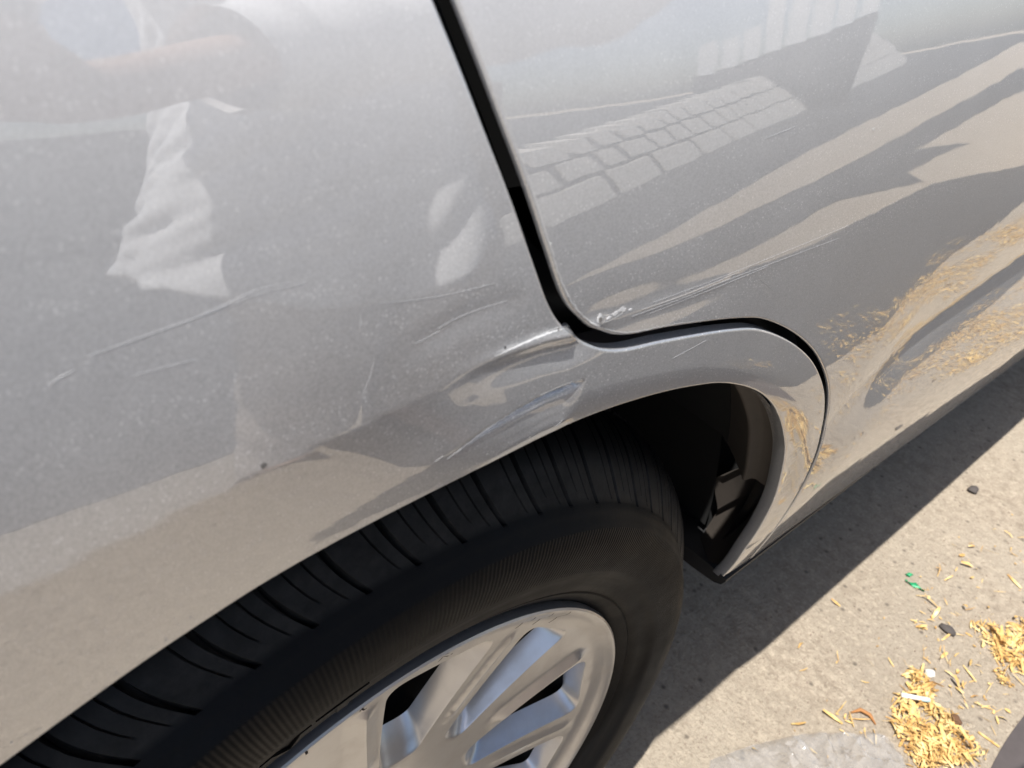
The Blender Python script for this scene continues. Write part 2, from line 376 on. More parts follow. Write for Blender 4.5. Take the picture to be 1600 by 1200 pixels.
strip_arch('arch_liner',[(.006,.011,0),(.0065,.024,0),(.0045,.028,0),(-.0005,.0305,0),(-.0012,.033,0),(.0016,.036,0),(.012,.052,0),(.020,.066,0)],LINER,slice(0,last))
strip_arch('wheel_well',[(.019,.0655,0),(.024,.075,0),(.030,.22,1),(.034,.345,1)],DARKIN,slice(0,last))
# splash guard at the foot of the arch: bulged flap over a recessed panel
rows=[[(.413,.004,.530),(.430,.024,.512),(.442,.044,.486),(.448,.060,.460)],
 [(.418,.004,.522),(.436,.028,.500),(.450,.052,.470),(.456,.072,.440)],
 [(.424,.004,.498),(.440,.020,.476),(.451,.040,.446),(.457,.058,.412)],
 [(.426,.004,.492),(.442,.021,.470),(.4525,.040,.440),(.458,.058,.406)],
 [(.434,.006,.489),(.450,.022,.467),(.460,.041,.437),(.465,.059,.403)],
 [(.428,.006,.430),(.442,.024,.412),(.452,.042,.390),(.458,.062,.365)],
 [(.4195,.006,.381),(.428,.020,.372),(.436,.036,.360),(.443,.056,.345)]]
R5=[spline(r,6) for r in rows]; R5=np.array(R5); cols=R5.shape[1]
R6=np.array([spline(R5[:,k],4) for k in range(cols)]).transpose(1,0,2); nr=len(R6)
V=R6.reshape(-1,3); F=[(j*cols+i,j*cols+i+1,(j+1)*cols+i+1,(j+1)*cols+i) for j in range(nr-1) for i in range(cols-1)]
sg=mk('splash_guard',V,F,LINER,car)
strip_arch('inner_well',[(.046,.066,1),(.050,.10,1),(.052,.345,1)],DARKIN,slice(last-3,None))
# ------------------------------------------------------------------ rest of the car above and ahead (out of frame)
GLASS=N('tinted_glass').set(Base_Color=(.02,.025,.025),Roughness=.03,Metallic=0).m
sec=[(-.95,1.03),(-.98,1.25),(-.72,1.62),(-.2,1.70),(1.1,1.68),(1.75,1.50),(2.55,1.06),(2.55,1.03)]
def ys(z): return .02+.30*max(0,z-1.03)
V=[(x,ys(z),z) for x,z in sec]+[(x,1.79-ys(z),z) for x,z in sec]; n=len(sec)
F=[tuple(range(n)),tuple(range(2*n-1,n-1,-1))]+[(i,i+n,(i+1)%n+n,(i+1)%n) for i in range(n)]
mk('cabin',V,F,PAINT,car,smooth=False)
for (xa,xb,xc,xd) in ((-.72,-.15,-.18,-.62),(-.10,.78,.78,-.12),(.84,2.2,1.62,.84)):
    q=[(xa,ys(1.08)-.006,1.08),(xb,ys(1.08)-.006,1.08),(xc,ys(1.56)-.006,1.56),(xd,ys(1.56)-.006,1.56)] if xb<1 else [(xa,ys(1.08)-.006,1.08),(xb,ys(1.08)-.006,1.08),(xc,ys(1.5)-.006,1.5),(xd,ys(1.56)-.006,1.56)]
    V=q+[(a,b+.004,c) for a,b,c in q]
    mk('side_window',V,[(0,1,2,3),(7,6,5,4),(0,4,5,1),(1,5,6,2),(2,6,7,3),(3,7,4,0)],GLASS,car,smooth=False)
bm=bmesh.new(); box(bm,(3.50,.03,.30),(3.62,1.74,.82),.05); bmk('front_bumper',bm,PAINT,car,True)
bm=bmesh.new(); box(bm,(-1.10,.02,.36),(-.965,1.76,.88),.05); bmk('rear_bumper',bm,PAINT,car,True)
bm=bmesh.new(); box(bm,(2.52,.06,.84),(3.50,1.72,1.03),.05); bmk('bonnet',bm,PAINT,car,True)
FEN=np.concatenate([resample(np.array([(2.53,1.02),(2.51,.6),(2.60,.42)]),.03)]+[np.array([(3.02+.40*math.cos(a),.365+.40*math.sin(a)) for a in np.linspace(math.pi*.97,0.03,50)])]+[resample(np.array([(3.45,.40),(3.48,.7),(3.48,1.02)]),.03)]+[resample(np.array([(3.48,1.02),(2.53,1.02)]),.03)[1:-1]])
panel('front_fender',FEN,[],mat=PAINT,parent=car,base=.04)
# ------------------------------------------------------------------ wheel
def lathe(prof,angs,shift=None,mod=None):
    V=[];F=[];m=len(prof);n=len(angs)
    for j,(y,r) in enumerate(prof):
        for k,a in enumerate(angs):
            s=shift[j] if shift is not None else 0; dr=mod(j,k) if mod else 0
            V.append(((r-dr)*math.cos(a+s),y,(r-dr)*math.sin(a+s)))
    for j in range(m-1):
        for k in range(n): F.append((j*n+k,j*n+(k+1)%n,(j+1)*n+(k+1)%n,(j+1)*n+k))
    return V,F
wheel=bpy.data.objects.new('wheel',None); link(wheel,car); wheel.matrix_parent_inverse=Matrix.Translation((-.9,-.9,0)); wheel.location=(0,0,.35)
half=[(.016,.2235),(.006,.2300),(.0015,.2345),(-.0010,.2385),(-.0035,.2430),(-.0045,.2450),(-.0040,.2465),(-.0068,.2490),(-.0085,.2560),(-.0120,.2660),(-.0138,.2680),(-.0150,.2760),(-.0158,.2880),(-.0153,.2960),(-.0134,.3050),(-.0128,.3062),(-.0095,.3090),(-.0062,.3125),(-.0052,.3142),(-.0015,.3165),
 (.0000,.3185),(.0030,.3230),(.0070,.3290),(.0115,.3350),(.0170,.3410),(.0235,.3465),(.0310,.3510),(.0390,.3545),(.0470,.3565),(.0540,.3578),(.0545,.3505),(.0620,.3505),(.0625,.3590),(.0760,.3605),(.0880,.3612),(.0885,.3530),(.0980,.3530),(.0985,.3615),(.1150,.3618)]
prof=half+[(.230-y,r) for y,r in half[::-1][1:]]
NP=70; ang=[];kind=[]
for p in range(NP):
    for a,kd in ((0,0),(.030,0),(.045,1),(.150,1),(.165,0),(.30,0),(.385,0),(.393,2),(.424,2),(.432,0),(.55,0),(.69,0),(.698,3),(.724,3),(.732,0),(.86,0)):
        ang.append(2*math.pi*(p+a)/NP); kind.append(kd)
sh=[]
for y,r in prof:
    t=min(max((r-.3165)/.040,0),1); sh.append((1-t)**2*.052*(1 if y<.115 else -1)*-1)
def mod(j,k):
    y,r=prof[j]
    yy=min(y,.230-y)
    if r<.3175: return 0
    e=min(1,(r-.3165)/.006)
    if kind[k]==1: return .0085*e
    if kind[k]==2: return .0034*e if r>.322 else 0
    if kind[k]==3: return .0034*e if r>.326 and int(k/16)%3 else 0
    return 0
V,F=lathe(prof,ang,sh,mod)
tyre=mk('tyre',V,F,TYRE); tyre.parent=wheel; tyre.data.set_sharp_from_angle(angle=math.radians(38)); tyre['label']='worn black tyre with dusty shoulder blocks'
# raised sidewall lettering
def emboss(strokes,th0,r0,h,w,name):
    for st in strokes:
        V=[];F=[]
        for (u,v) in st:
            a=math.radians(th0)-u*w/r0; r=r0+v*h
            yb=float(np.interp(r,[q[1] for q in half[:21]],[q[0] for q in half[:21]]))
            V.append((r*math.cos(a),yb-.0016,r*math.sin(a)))
        n=len(V); V+=[(x,y+.003,z) for x,y,z in V]
        F=[tuple(range(n))]+[(i,i+n,(i+1)%n+n,(i+1)%n) for i in range(n)]
        o=mk(name,V,F,TYRE,smooth=False); o.parent=wheel
emboss([[(0,1),(.22,1),(.5,.25),(.78,1),(1,1),(.62,0),(.38,0)]],110.5,.2475,.0185,.026,'raised_letter')
emboss([[(0,1),(1,1),(1,.74),(.62,.74),(.62,0),(.38,0),(.38,.74),(0,.74)]],104.0,.2475,.0185,.028,'raised_letter')
# rim: flange, machined face with ten windows, barrel
RI=.2145
def yf(r): return .0045+.018*np.clip(1-(np.asarray(r)/RI)**2,0,1)
def window(a_lo,a_hi,b_lo,b_hi,r0,r1,rc):
    # corners in polar, rounded
    P=[]
    for a,r in ((b_lo,r0),(a_lo,r1),(a_hi,r1),(b_hi,r0)): P.append(np.array([r*math.cos(math.radians(a)),r*math.sin(math.radians(a))]))
    # bow the outer side
    out=[]
    n=len(P)
    for i in range(n):
        p=P[i];a=P[i-1];b=P[(i+1)%n]; u=(a-p)/np.linalg.norm(a-p); v=(b-p)/np.linalg.norm(b-p); c=rc[i]
        s=p+u*c; e=p+v*c
        for t in np.linspace(0,1,9): out.append((1-t)**2*s+2*t*(1-t)*p+t*t*e)
    out=resample(np.array(out+[out[0]]),.003)[:-1]
    rr=np.hypot(out[:,0],out[:,1]); k=np.clip((rr-.185)/.02,0,1)
    return out
wins=[]
for k in range(5):
    wins.append(window(67.5+72*k,92.5+72*k,70+72*k,90+72*k,.086,.2085,(.012,.018,.016,.012)))
    wins.append(window(40.5+72*k,58.5+72*k,40+72*k,54+72*k,.092,.2085,(.010,.012,.014,.010)))
outer=np.array([(RI*math.cos(a),RI*math.sin(a)) for a in np.linspace(0,2*math.pi,240,endpoint=False)])
inner=np.array([(.036*math.cos(a),.036*math.sin(a)) for a in np.linspace(0,2*math.pi,60,endpoint=False)])
loops=[outer,inner]+wins; pts=[];edges=[]
for L in loops:
    s=len(pts); n=len(L); pts+=L.tolist(); edges+=[(s+i,s+(i+1)%n) for i in range(n)]
gx,gz=np.meshgrid(np.arange(-.21,.211,.004),np.arange(-.21,.211,.004)); g=np.stack([gx.ravel(),gz.ravel()],1); rr=np.hypot(g[:,0],g[:,1]); g=g[(rr<RI-.003)&(rr>.039)]
for w in wins: g=g[~inside(w,g)]
b=np.array(pts)
dmin=np.min(np.abs(g[:,None,0]-b[None,:,0])+np.abs(g[:,None,1]-b[None,:,1]),axis=1); g=g[dmin>.0028]
for k in range(5):
    for c_,wd in ((25,.011),(62.5,.006)):
        for sg in (-1,0,1):
            s0=len(pts); L=[(r*math.cos(math.radians(c_+72*k)+sg*wd/r),r*math.sin(math.radians(c_+72*k)+sg*wd/r)) for r in np.linspace(.112,.205,24)]
            pts+=L; edges+=[(s0+i,s0+i+1) for i in range(23)]
            b=np.array(L); g=g[np.min(np.abs(g[:,None,0]-b[None,:,0])+np.abs(g[:,None,1]-b[None,:,1]),axis=1)>.0026]
res=delaunay_2d_cdt([Vector(p) for p in pts+g.tolist()],edges,[],0,1e-7)
V2=np.array([tuple(v) for v in res[0]]); F=[]
fc=np.array([V2[list(f)].mean(0) for f in res[2]]); fr=np.hypot(fc[:,0],fc[:,1]); ok=(fr<RI)&(fr>.036)
for w in wins: ok&=~inside(w,fc)
for f,k in zip(res[2],ok):
    if not k: continue
    p=V2[list(f)]; a=np.sum(p[:,0]*np.roll(p[:,1],-1)-np.roll(p[:,0],-1)*p[:,1]); F.append(f if a>0 else f[::-1])
def face_y(x,z):
    r=np.hypot(x,z); a=np.degrees(np.arctan2(z,x))%72; y=yf(r)
    # ridge on the broad spoke, step on the narrow one
    def tent(c,wd,h):
        w=((a-c+36)%72-36)*np.pi/180*r; return -h*np.clip(1-np.abs(w)/wd,0,1)
    fade=np.clip((.206-r)/.006,0,1)*np.clip((r-.110)/.014,0,1)
    y=y+fade*(tent(25,.011,.0045)+tent(62.5,.006,.0018))
    return y
V=[(x,float(y),z) for (x,z),y in zip(V2,face_y(V2[:,0],V2[:,1]))]
bm=bmesh.new()
bv=[bm.verts.new(q) for q in V]
for f in F:
    try: bm.faces.new([bv[i] for i in f])
    except ValueError: pass
for w in wins:
    n=len(w); prev=None; rr=np.hypot(w[:,0],w[:,1]); c=w.mean(0); tc=math.atan2(c[1],c[0]); th=(np.arctan2(w[:,1],w[:,0])-tc+math.pi)%(2*math.pi)-math.pi
    sfr=np.clip((rr-rr.min())/(rr.max()-rr.min()),0,1); y0=face_y(w[:,0],w[:,1])
    for f,dep in ((0,0),(.05,.0005),(.10,.0016),(.40,.006),(.75,.012),(1.0,.018)):
        th2=th*(1-.27*f); r2_=rr+f*(.024*(1-sfr)**2-.005*sfr)
        cur=[bm.verts.new((r2_[i]*math.cos(tc+th2[i]),float(y0[i])+dep,r2_[i]*math.sin(tc+th2[i]))) for i in range(n)]
        if prev:
            for i in range(n): bm.faces.new((prev[i],prev[(i+1)%n],cur[(i+1)%n],cur[i]))
        prev=cur
bmesh.ops.remove_doubles(bm,verts=bm.verts,dist=2e-5)
# flange and barrel
fl=[(.0045,RI),(.0030,.2170),(.0020,.2200),(-.0002,.2228),(-.0024,.2255),(-.0038,.2282),(-.0044,.2302),(-.0034,.2317),(.0008,.2324),(.012,.2300)]
na=240; V,F=lathe(fl,[2*math.pi*k/na for k in range(na)]); bv=[bm.verts.new(q) for q in V]
for f in F: bm.faces.new([bv[i] for i in f])
bmesh.ops.remove_doubles(bm,verts=bm.verts,dist=2e-5); bmesh.ops.recalc_face_normals(bm,faces=bm.faces)
rim=bmk('rim',bm,ALLOY,None,True,math.radians(28)); rim.parent=wheel; rim['label']='dusty silver alloy rim with ten spokes'
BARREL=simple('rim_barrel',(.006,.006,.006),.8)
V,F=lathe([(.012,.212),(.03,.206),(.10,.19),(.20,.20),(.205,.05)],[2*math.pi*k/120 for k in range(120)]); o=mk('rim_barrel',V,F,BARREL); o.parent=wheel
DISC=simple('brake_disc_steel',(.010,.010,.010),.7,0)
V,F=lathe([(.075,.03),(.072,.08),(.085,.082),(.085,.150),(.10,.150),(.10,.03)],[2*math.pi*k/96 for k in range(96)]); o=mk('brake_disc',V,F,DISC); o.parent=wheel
V,F=lathe([(.0235,.040),(.012,.036),(.008,.028),(.007,.0)],[2*math.pi*k/48 for k in range(48)]); o=mk('hub_cap',V,F,ALLOY); o.parent=wheel
# black tick marks across the flange
for a in (83.4,97.8,106.6,65.2,60.0,54.2):
    t=math.radians(a); w=.0007; V=[]
    for y,r in ((.0040,.2130),(.0024,.2170),(.0014,.2203),(-.0006,.2230),(-.0028,.2256),(-.0042,.2282),(-.0048,.2302)):
        for s in (-1,1):
            V.append((r*math.cos(t)-s*w*math.sin(t),y-.0011,r*math.sin(t)+s*w*math.cos(t)))
    o=mk('rim_nick',V,[(2*i,2*i+1,2*i+3,2*i+2) for i in range(6)],SEAL); o.parent=wheel
wlead=N('wheel_weight').set(Base_Color=(.62,.60,.56),Roughness=.4,Metallic=.3).m
bm=bmesh.new(); box(bm,(-.004,-.003,-.009),(.004,.002,.009),.0018); o=bmk('stuck_chip',bm,wlead,None,True); o.parent=wheel
t=math.radians(-33); o.location=(.2165*math.cos(t),-.0012,.2165*math.sin(t)); o.rotation_euler=(0,-t,0)
# front wheel: copies
fwheel=wheel.copy(); COL.objects.link(fwheel); fwheel.location=(3.02,0,.35)
for ch in list(wheel.children):
    c=ch.copy(); COL.objects.link(c); c.parent=fwheel
# ------------------------------------------------------------------ scratches and chips in the paint
SCR=N('bare_scratch').set(Base_Color=(.72,.72,.72),Roughness=.5,Metallic=.2).m
PRIMER=simple('chipped_primer',(.16,.15,.14),.7)
CHIPW=simple('chipped_filler',(.58,.575,.56),.6)
def ribbon(parent,pts,w,mat=SCR,name='scratch_or_glint',lift=.00006,wob=.0):
    P=spline(pts,10) if len(pts)>2 else resample(np.array(pts),.0015); P=resample(P,.0012); n=len(P)
    if wob: P=P+rng.normal(0,wob,P.shape)
    t=np.gradient(P,axis=0); t/=np.linalg.norm(t,axis=1,keepdims=True)+1e-9; nn=np.stack([-t[:,1],t[:,0]],1)
    taper=np.clip(np.minimum(np.arange(n),np.arange(n)[::-1])/(.25*n+1),0.05,1)**.6*w*.5*(.7+.6*rng.random(n))
    V=[]
    for s in (-1,0,1):
        Q=P+nn*(s*taper)[:,None]; N_=nrm(Q[:,0],Q[:,1]); V.append(np.stack([Q[:,0],SD(Q[:,0],Q[:,1]),Q[:,1]],1)+N_*(lift+(.00003 if s==0 else -.00004)))
    V=np.concatenate(V); F=[(i+n*k,i+1+n*k,i+1+n*(k+1),i+n*(k+1)) for k in range(2) for i in range(n-1)]
    return mk(name,V,F,mat,parent)
QS=[([(-.134,.8588),(-.1196,.8606),(-.1067,.8623)],.0004),([(-.110,.8622),(-.0966,.864),(-.0826,.8642)],.0003),([(-.128,.8594),(-.1150,.8612),(-.0990,.8632)],.0002),([(-.1066,.8626),(-.0957,.8651),(-.0868,.865)],.0005),
 ([(-.0426,.8404),(-.0385,.8415),(-.029,.8427),(-.0162,.8428)],.0006),([(-.0509,.8377),(-.0419,.8394)],.0006),([(-.0626,.8535),(-.0435,.8509),(-.0221,.8502)],.0003),
 ([(-.0686,.8512),(-.0694,.8466)],.0010),([(-.0648,.8373),(-.0658,.8325),(-.0685,.8265)],.0005),([(-.0083,.8336),(.0024,.8208),(.0153,.8048)],.00022),([(.0119,.7869),(.0176,.7804),(.0214,.7825)],.0003),
 ([(-.1348,.8619),(-.134,.8589)],.0006),([(-.1421,.8527),(-.1417,.8548),(-.1371,.8565)],.0004),([(-.1265,.8516),(-.1125,.8515)],.0003),([(.0854,.7902),(.108,.7923)],.0003),
 ([(-.0045,.8265),(.006,.8270),(.0135,.8262)],.0012),([(-.036,.7890),(-.0393,.7871)],.0005),([(.005,.8000),(.0180,.8005),(.0268,.7992)],.0007)]
GLINT=N('scrape_glint').set(Base_Color=(.90,.90,.89),Roughness=.5,Metallic=.1).m  # white scrape colour that also paints in highlights on the dents
ribbon(quarter,[(-.034,.7868),(-.021,.7916),(-.0045,.7954),(.0102,.7975),(.0262,.7978)],.0010,GLINT,lift=.0005,wob=.00006)  # scraped line, painting in the bright lip of the gouge
ribbon(quarter,[(-.012,.7933),(-.001,.7955),(.0120,.7968)],.0004,GLINT,lift=.0003,wob=.00006)
ribbon(quarter,[(-.020,.8243),(-.008,.8256),(.003,.8262),(.0115,.8258)],.0007,GLINT,wob=.00008)  # painted highlight along the crumpled crease
for pts,w in QS: ribbon(quarter,pts,w*.20,wob=.00004)
DS=[([(.0487,.8205),(.0776,.8207),(.1076,.8219),(.1522,.8225),(.2049,.8232)],.0004),([(.0537,.8222),(.0772,.822),(.1161,.8239)],.0003),([(.0585,.8188),(.095,.8198),(.1422,.8215)],.0003),([(.11,.8807),(.1317,.8837)],.0004),([(.1333,.8187),(.1565,.8052)],.0003),
 ([(.06,.8235),(.10,.8243),(.15,.8262),(.21,.8290)],.0003)]
for pts,w in DS: ribbon(door,pts,w*.32,wob=.00004)
def chip(parent,c,r,mat,n=9,name='paint_chip',sx=1,sz=1,lift=.00006):
    V=[];a0=random.random()*6
    for k in range(n):
        a=a0+2*math.pi*k/n; rr=r*random.uniform(.6,1.15); x=c[0]+rr*math.cos(a)*sx; z=c[1]+rr*math.sin(a)*sz; V.append((x,z))
    V=np.array(V); nn=nrm(V[:,0],V[:,1]); P=np.stack([V[:,0],SD(V[:,0],V[:,1]),V[:,1]],1)
    V3=list(P+nn*lift)+list(P-nn*.0004); F=[tuple(range(n))]+[(i,i+n,(i+1)%n+n,(i+1)%n) for i in range(n)]
    return mk(name,V3,F,mat,parent,smooth=False)
chip(door,(.0300,.8243),.0013,PRIMER,lift=.0002); chip(door,(.0297,.8250),.0019,SCR,lift=.00008)
for c,r in (((.0350,.8236),.0012),((.0385,.8243),.0016),((.0415,.8252),.0014),((.0432,.8246),.0011),((.0470,.8238),.0008)): chip(door,c,r*.8,SCR,sx=1.6,sz=.8,lift=.0001)
ribbon(door,[(.031,.8228),(.0365,.8222),(.0430,.8238),(.0437,.8258)],.00025,CHIPW,wob=.00012); ribbon(door,[(.0310,.8250),(.0370,.8248),(.0435,.8265)],.00025,CHIPW,wob=.00012)
chip(quarter,(-.0989,.8143),.0011,PRIMER); chip(quarter,(-.0156,.8262),.0006,SEAL); chip(quarter,(.0085,.8262),.0006,PRIMER)
chip(door,(.2013,.8768),.0012,CHIPW)
k0,k1=int(len(gd)*.16),int(len(gd)*.36)
ribbon(door,(gd[k0:k1:6]+np.array([.0003,0])).tolist(),.0005,CHIPW,'chipped_edge',wob=.00014)
for i in range(10):                               # nicks along the door's rear edge
    k=int(np.interp(random.random(),[0,1],[int(len(gd)*.20),int(len(gd)*.40)])); q=gd[k]; t=gd[k+1]-gd[k-1]; t/=np.linalg.norm(t)
    nn=np.array([-t[1],t[0]]); 
    if nn[0]<0: nn=-nn
    chip(door,q+nn*random.uniform(-.0001,.0010),random.uniform(.0002,.0006),CHIPW,n=6)
for i in range(34):                               # stone chips low on the arch
    k=random.randrange(int(len(arch)*.30),int(len(arch)*.50)); q=arch[k]; chip(quarter,(q[0],q[1]+random.uniform(.003,.010)),random.uniform(.0002,.0005),CHIPW,n=5)
for i in range(36):                               # dried specks on the panels
    x=random.uniform(-.15,.30); z=random.uniform(.80,.92); k=float(np.interp(z,gap[::-1,1],gap[::-1,0])) if z>.81 else 9
    if abs(x-k)<.01: continue
    chip(quarter if x<k else door,(x,z),random.uniform(.00008,.00022),CHIPW,n=6,name='dust_speck')
# ------------------------------------------------------------------ litter on the pavement
STRAW=N('wood_shavings'); STRAW.set(Base_Color=STRAW.ramp(STRAW.noise(55,3),[(.30,(.36,.20,.07)),(.45,(.58,.36,.13)),(.58,(.72,.51,.21)),(.72,(.82,.66,.36))]),Roughness=.75,Specular_IOR_Level=.2); STRAW=STRAW.m
def flakes(name,spots,label):
    V=[];F=[]
    for (cx,cy,sx,sy,rot,n,hh) in spots:
        for i in range(n):
            a=random.gauss(0,1);b=random.gauss(0,1)
            if a*a+b*b>4: continue
            x=cx+math.cos(rot)*a*sx-math.sin(rot)*b*sy; y=cy+math.sin(rot)*a*sx+math.cos(rot)*b*sy
            z=.0015+hh*max(0,1-(a*a+b*b)/3)*random.random()
            L=random.choice([.004,.007,.011,.016,.026])*random.uniform(.6,1.3); w=random.choice([.0009,.0014,.0022,.0030,.0052])*random.uniform(.8,1.2); th=random.uniform(0,math.pi); tl=random.gauss(0,.32); ro=random.gauss(0,.6); bend=random.uniform(-.3,.5)*L
            d=np.array([math.cos(th)*math.cos(tl),math.sin(th)*math.cos(tl),math.sin(tl)]); s=np.array([-math.sin(th)*math.cos(ro),math.cos(th)*math.cos(ro),math.sin(ro)]); u=np.cross(d,s)
            c=np.array([x,y,z+abs(math.sin(tl))*L/2+abs(math.sin(ro))*w/2])
            b0=len(V)
            for k,t in enumerate((-.5,0,.5)):
                ww=w*(1 if k==1 else .55)
                for q in (-.5,.5): V.append(c+d*L*t+s*ww*q+u*(bend*.4 if k==1 else 0))
            F+= [(b0,b0+1,b0+3,b0+2),(b0+2,b0+3,b0+5,b0+4)]
    V=[(x,y,max(z,.0008)) for x,y,z in V]
    return tag(mk(name,V,F,STRAW,smooth=False),label,'wood shavings',kind='stuff')
def spots(P,n,s,h): return [(x,y,s,s*.8,random.random()*3,n,h) for x,y in P]
flakes('wood_shavings',spots([(.80,-.215),(.84,-.225),(.77,-.20),(.81,-.18),(.85,-.19),(.875,-.175),(.80,-.25),(.83,-.265),(.76,-.225),(.78,-.235)],120,.014,.012)+spots([(.79,-.27),(.75,-.25)],90,.02,.012),'heaped yellow wood shavings beside the crumpled plastic bag')
flakes('wood_shavings',spots([(1.06,-.235),(1.09,-.23),(1.12,-.25),(1.05,-.255),(1.10,-.265),(1.15,-.245),(1.08,-.21)],90,.016,.006)+spots([(1.01,-.25),(1.0,-.262)],25,.007,.003),'thin orange wood shavings scattered beyond the cigarette end')
flakes('wood_shavings',[(.90,-.20,.05,.04,.5,60,.002),(1.05,-.20,.06,.05,0,60,.002),(.93,-.25,.03,.02,0,26,.002),(1.02,-.12,.04,.02,.3,14,.002),(.72,-.14,.02,.006,2,14,.002),(1.2,-.15,.12,.05,0,30,.001),(.90,-.10,.2,.06,0,40,.001),(1.35,-.20,.1,.05,0,60,.003),(.62,-.10,.12,.03,2.6,10,.001)]
  +[(random.uniform(1.35,3.6),random.uniform(-.62,-.22),random.uniform(.04,.10),random.uniform(.03,.06),0,110,.006) for _ in range(34)]+[(random.uniform(1.4,3.4),random.uniform(-.50,-.22),.10,.05,0,420,.008) for _ in range(16)],'loose straw-coloured shavings strewn along the pavement by the car')
# single pieces
def stick(name,a,b,r,mat,label,cat,z=None,n=10):
    z=r+.0006 if z is None else z
    V,F=tube([(a[0],a[1],z),((a[0]*2+b[0])/3,(a[1]*2+b[1])/3,z),((a[0]+2*b[0])/3,(a[1]+2*b[1])/3,z),(b[0],b[1],z)],[r*.97,r,r,r*.97],n)
    return tag(mk(name,V,F,mat),label,cat)
PAPER=simple('white_paper',(.80,.82,.80),.7,var=.06); 
t=empty('cigarette_end',(.832,-.182,.014)); tag(t,'white cigarette end lying on the shavings heap','cigarette end')
V,F=tube([(-.014,.0155,0),(.006,-.0068,0)],.0034,12); o=mk('paper_tube',V,F,PAPER); o.parent=t
V,F=tube([(.0061,-.0069,0),(.0140,-.0155,0)],.0035,12); o=mk('filter_tip',V,F,simple('filter_blue',(.45,.66,.70),.6)); o.parent=t
stick('straw_piece',(.869,-.268),(.871,-.298),.0016,STRAW,'single yellow straw lying apart near the grey plastic sheet','straw')
V,F=tube([(.735,-.132,.002),(.747,-.139,.007),(.752,-.152,.006),(.748,-.165,.002)],[.0012,.003,.0028,.001],7); tag(mk('dry_leaf_curl',V,F,simple('brown_leaf',(.36,.16,.05),.7)),'curled brown leaf shred just above the plastic bag','leaf')
GREEN=simple('green_wrapper_film',(.02,.30,.12),.35)
def scrap(name,c,L,w,rot,mat,label,cat):
    n=7;V=[];F=[]
    for i in range(n):
        t=i/(n-1)-.5
        for s in (-.5,0,.5):
            V.append((c[0]+math.cos(rot)*t*L-math.sin(rot)*s*w*(1-abs(t)*.7)+random.uniform(-1,1)*.0007,c[1]+math.sin(rot)*t*L+math.cos(rot)*s*w,.003+.003*math.sin(t*9+s*3)+random.random()*.0012))
    for i in range(n-1):
        for k in range(2): F.append((i*3+k,i*3+k+1,(i+1)*3+k+1,(i+1)*3+k))
    o=mk(name,V,F,mat); m=o.modifiers.new('s','SOLIDIFY'); m.thickness=.0003
    return tag(o,label,cat)
scrap('wrapper_scrap',(1.070,-.078),.034,.008,-1.35,GREEN,'larger green wrapper scrap lying alone on the pavement','wrapper')
scrap('wrapper_scrap',(1.086,-.060),.012,.006,-.6,GREEN,'tiny green wrapper scrap beyond the larger green one','wrapper')
def pebble(c,r,mat,label,sq=(1,1,.7)):
    bm=bmesh.new(); bmesh.ops.create_icosphere(bm,subdivisions=3,radius=1)
    ph=[random.uniform(0,6) for _ in range(4)]
    for v in bm.verts:
        p=v.co; k=1+.16*math.sin(p.x*3+ph[0])*math.cos(p.y*3+ph[1])+.08*math.sin(p.z*6+ph[2]+p.x*4); v.co=Vector((c[0]+p.x*k*r*sq[0],c[1]+p.y*k*r*sq[1],r*sq[2]*.85+p.z*k*r*sq[2]))
    return tag(bmk('pebble',bm,mat,None,True),label,'pebble')
DKST=simple('dark_stone',(.07,.06,.055),.8); LTST=simple('pale_stone',(.62,.58,.52),.7)
pebble((1.021,-.158),.010,DKST,'oblong dark pebble on bare pavement between the shavings',(.8,1.25,.6))
pebble((1.452,-.034),.012,DKST,'dark round pebble near the edge of the car shadow',(1.1,.8,.6))
pebble((.906,-.177),.0075,LTST,'pale pebble at the far end of the shavings heap')
pebble((.857,-.238),.0085,simple('rust_stone',(.12,.06,.03),.8),'reddish brown pebble bedded in the shavings heap')
bm=bmesh.new()
for i in range(650):
    x=random.uniform(.45,1.9);y=random.uniform(-.45,.06);r=random.uniform(.0007,.0022); m=bmesh.ops.create_icosphere(bm,subdivisions=1,radius=r,matrix=Matrix.Translation((x,y,r*.6))@Matrix.Rotation(random.random()*6,4,'X')@Matrix.Diagonal((1,random.uniform(.6,1.3),.7,1)))
tag(bmk('grit',bm,simple('grit_stone',(.26,.21,.165),.9,var=.5,scale=300),None,False),'fine grit sprinkled over the pavement','grit',kind='stuff')
# crumpled translucent bag
BAGM=N('clear_plastic_film'); BAGM.set(Base_Color=BAGM.mix(BAGM.noise(16,4),(.36,.35,.34),(.60,.59,.58)),Roughness=.08,Alpha=.36,Specular_IOR_Level=.9); BAGM=BAGM.m
edge=np.array([(.500,-.047),(.572,-.073),(.648,-.109),(.688,-.138),(.700,-.143),(.706,-.158),(.722,-.160),(.740,-.180),(.734,-.205),(.712,-.235),(.66,-.285),(.58,-.30),(.48,-.25),(.45,-.14),(.462,-.075)])
pe=resample(spline(np.vstack([edge,edge[:1]]),8),.006)[:-1]; gx,gy=np.meshgrid(np.arange(.44,.76,.0055),np.arange(-.32,-.03,.0055)); g=np.stack([gx.ravel(),gy.ravel()],1)+rng.uniform(-.002,.002,(gx.size,2)); g=g[inside(pe,g)]
dd=np.min(np.hypot(g[:,None,0]-pe[None,:,0],g[:,None,1]-pe[None,:,1]),axis=1); g=g[dd>.003]; dd=dd[dd>.003]
nb=len(pe); res=delaunay_2d_cdt([Vector(q) for q in pe.tolist()+g.tolist()],[(i,(i+1)%nb) for i in range(nb)],[list(range(nb))],1,1e-7)
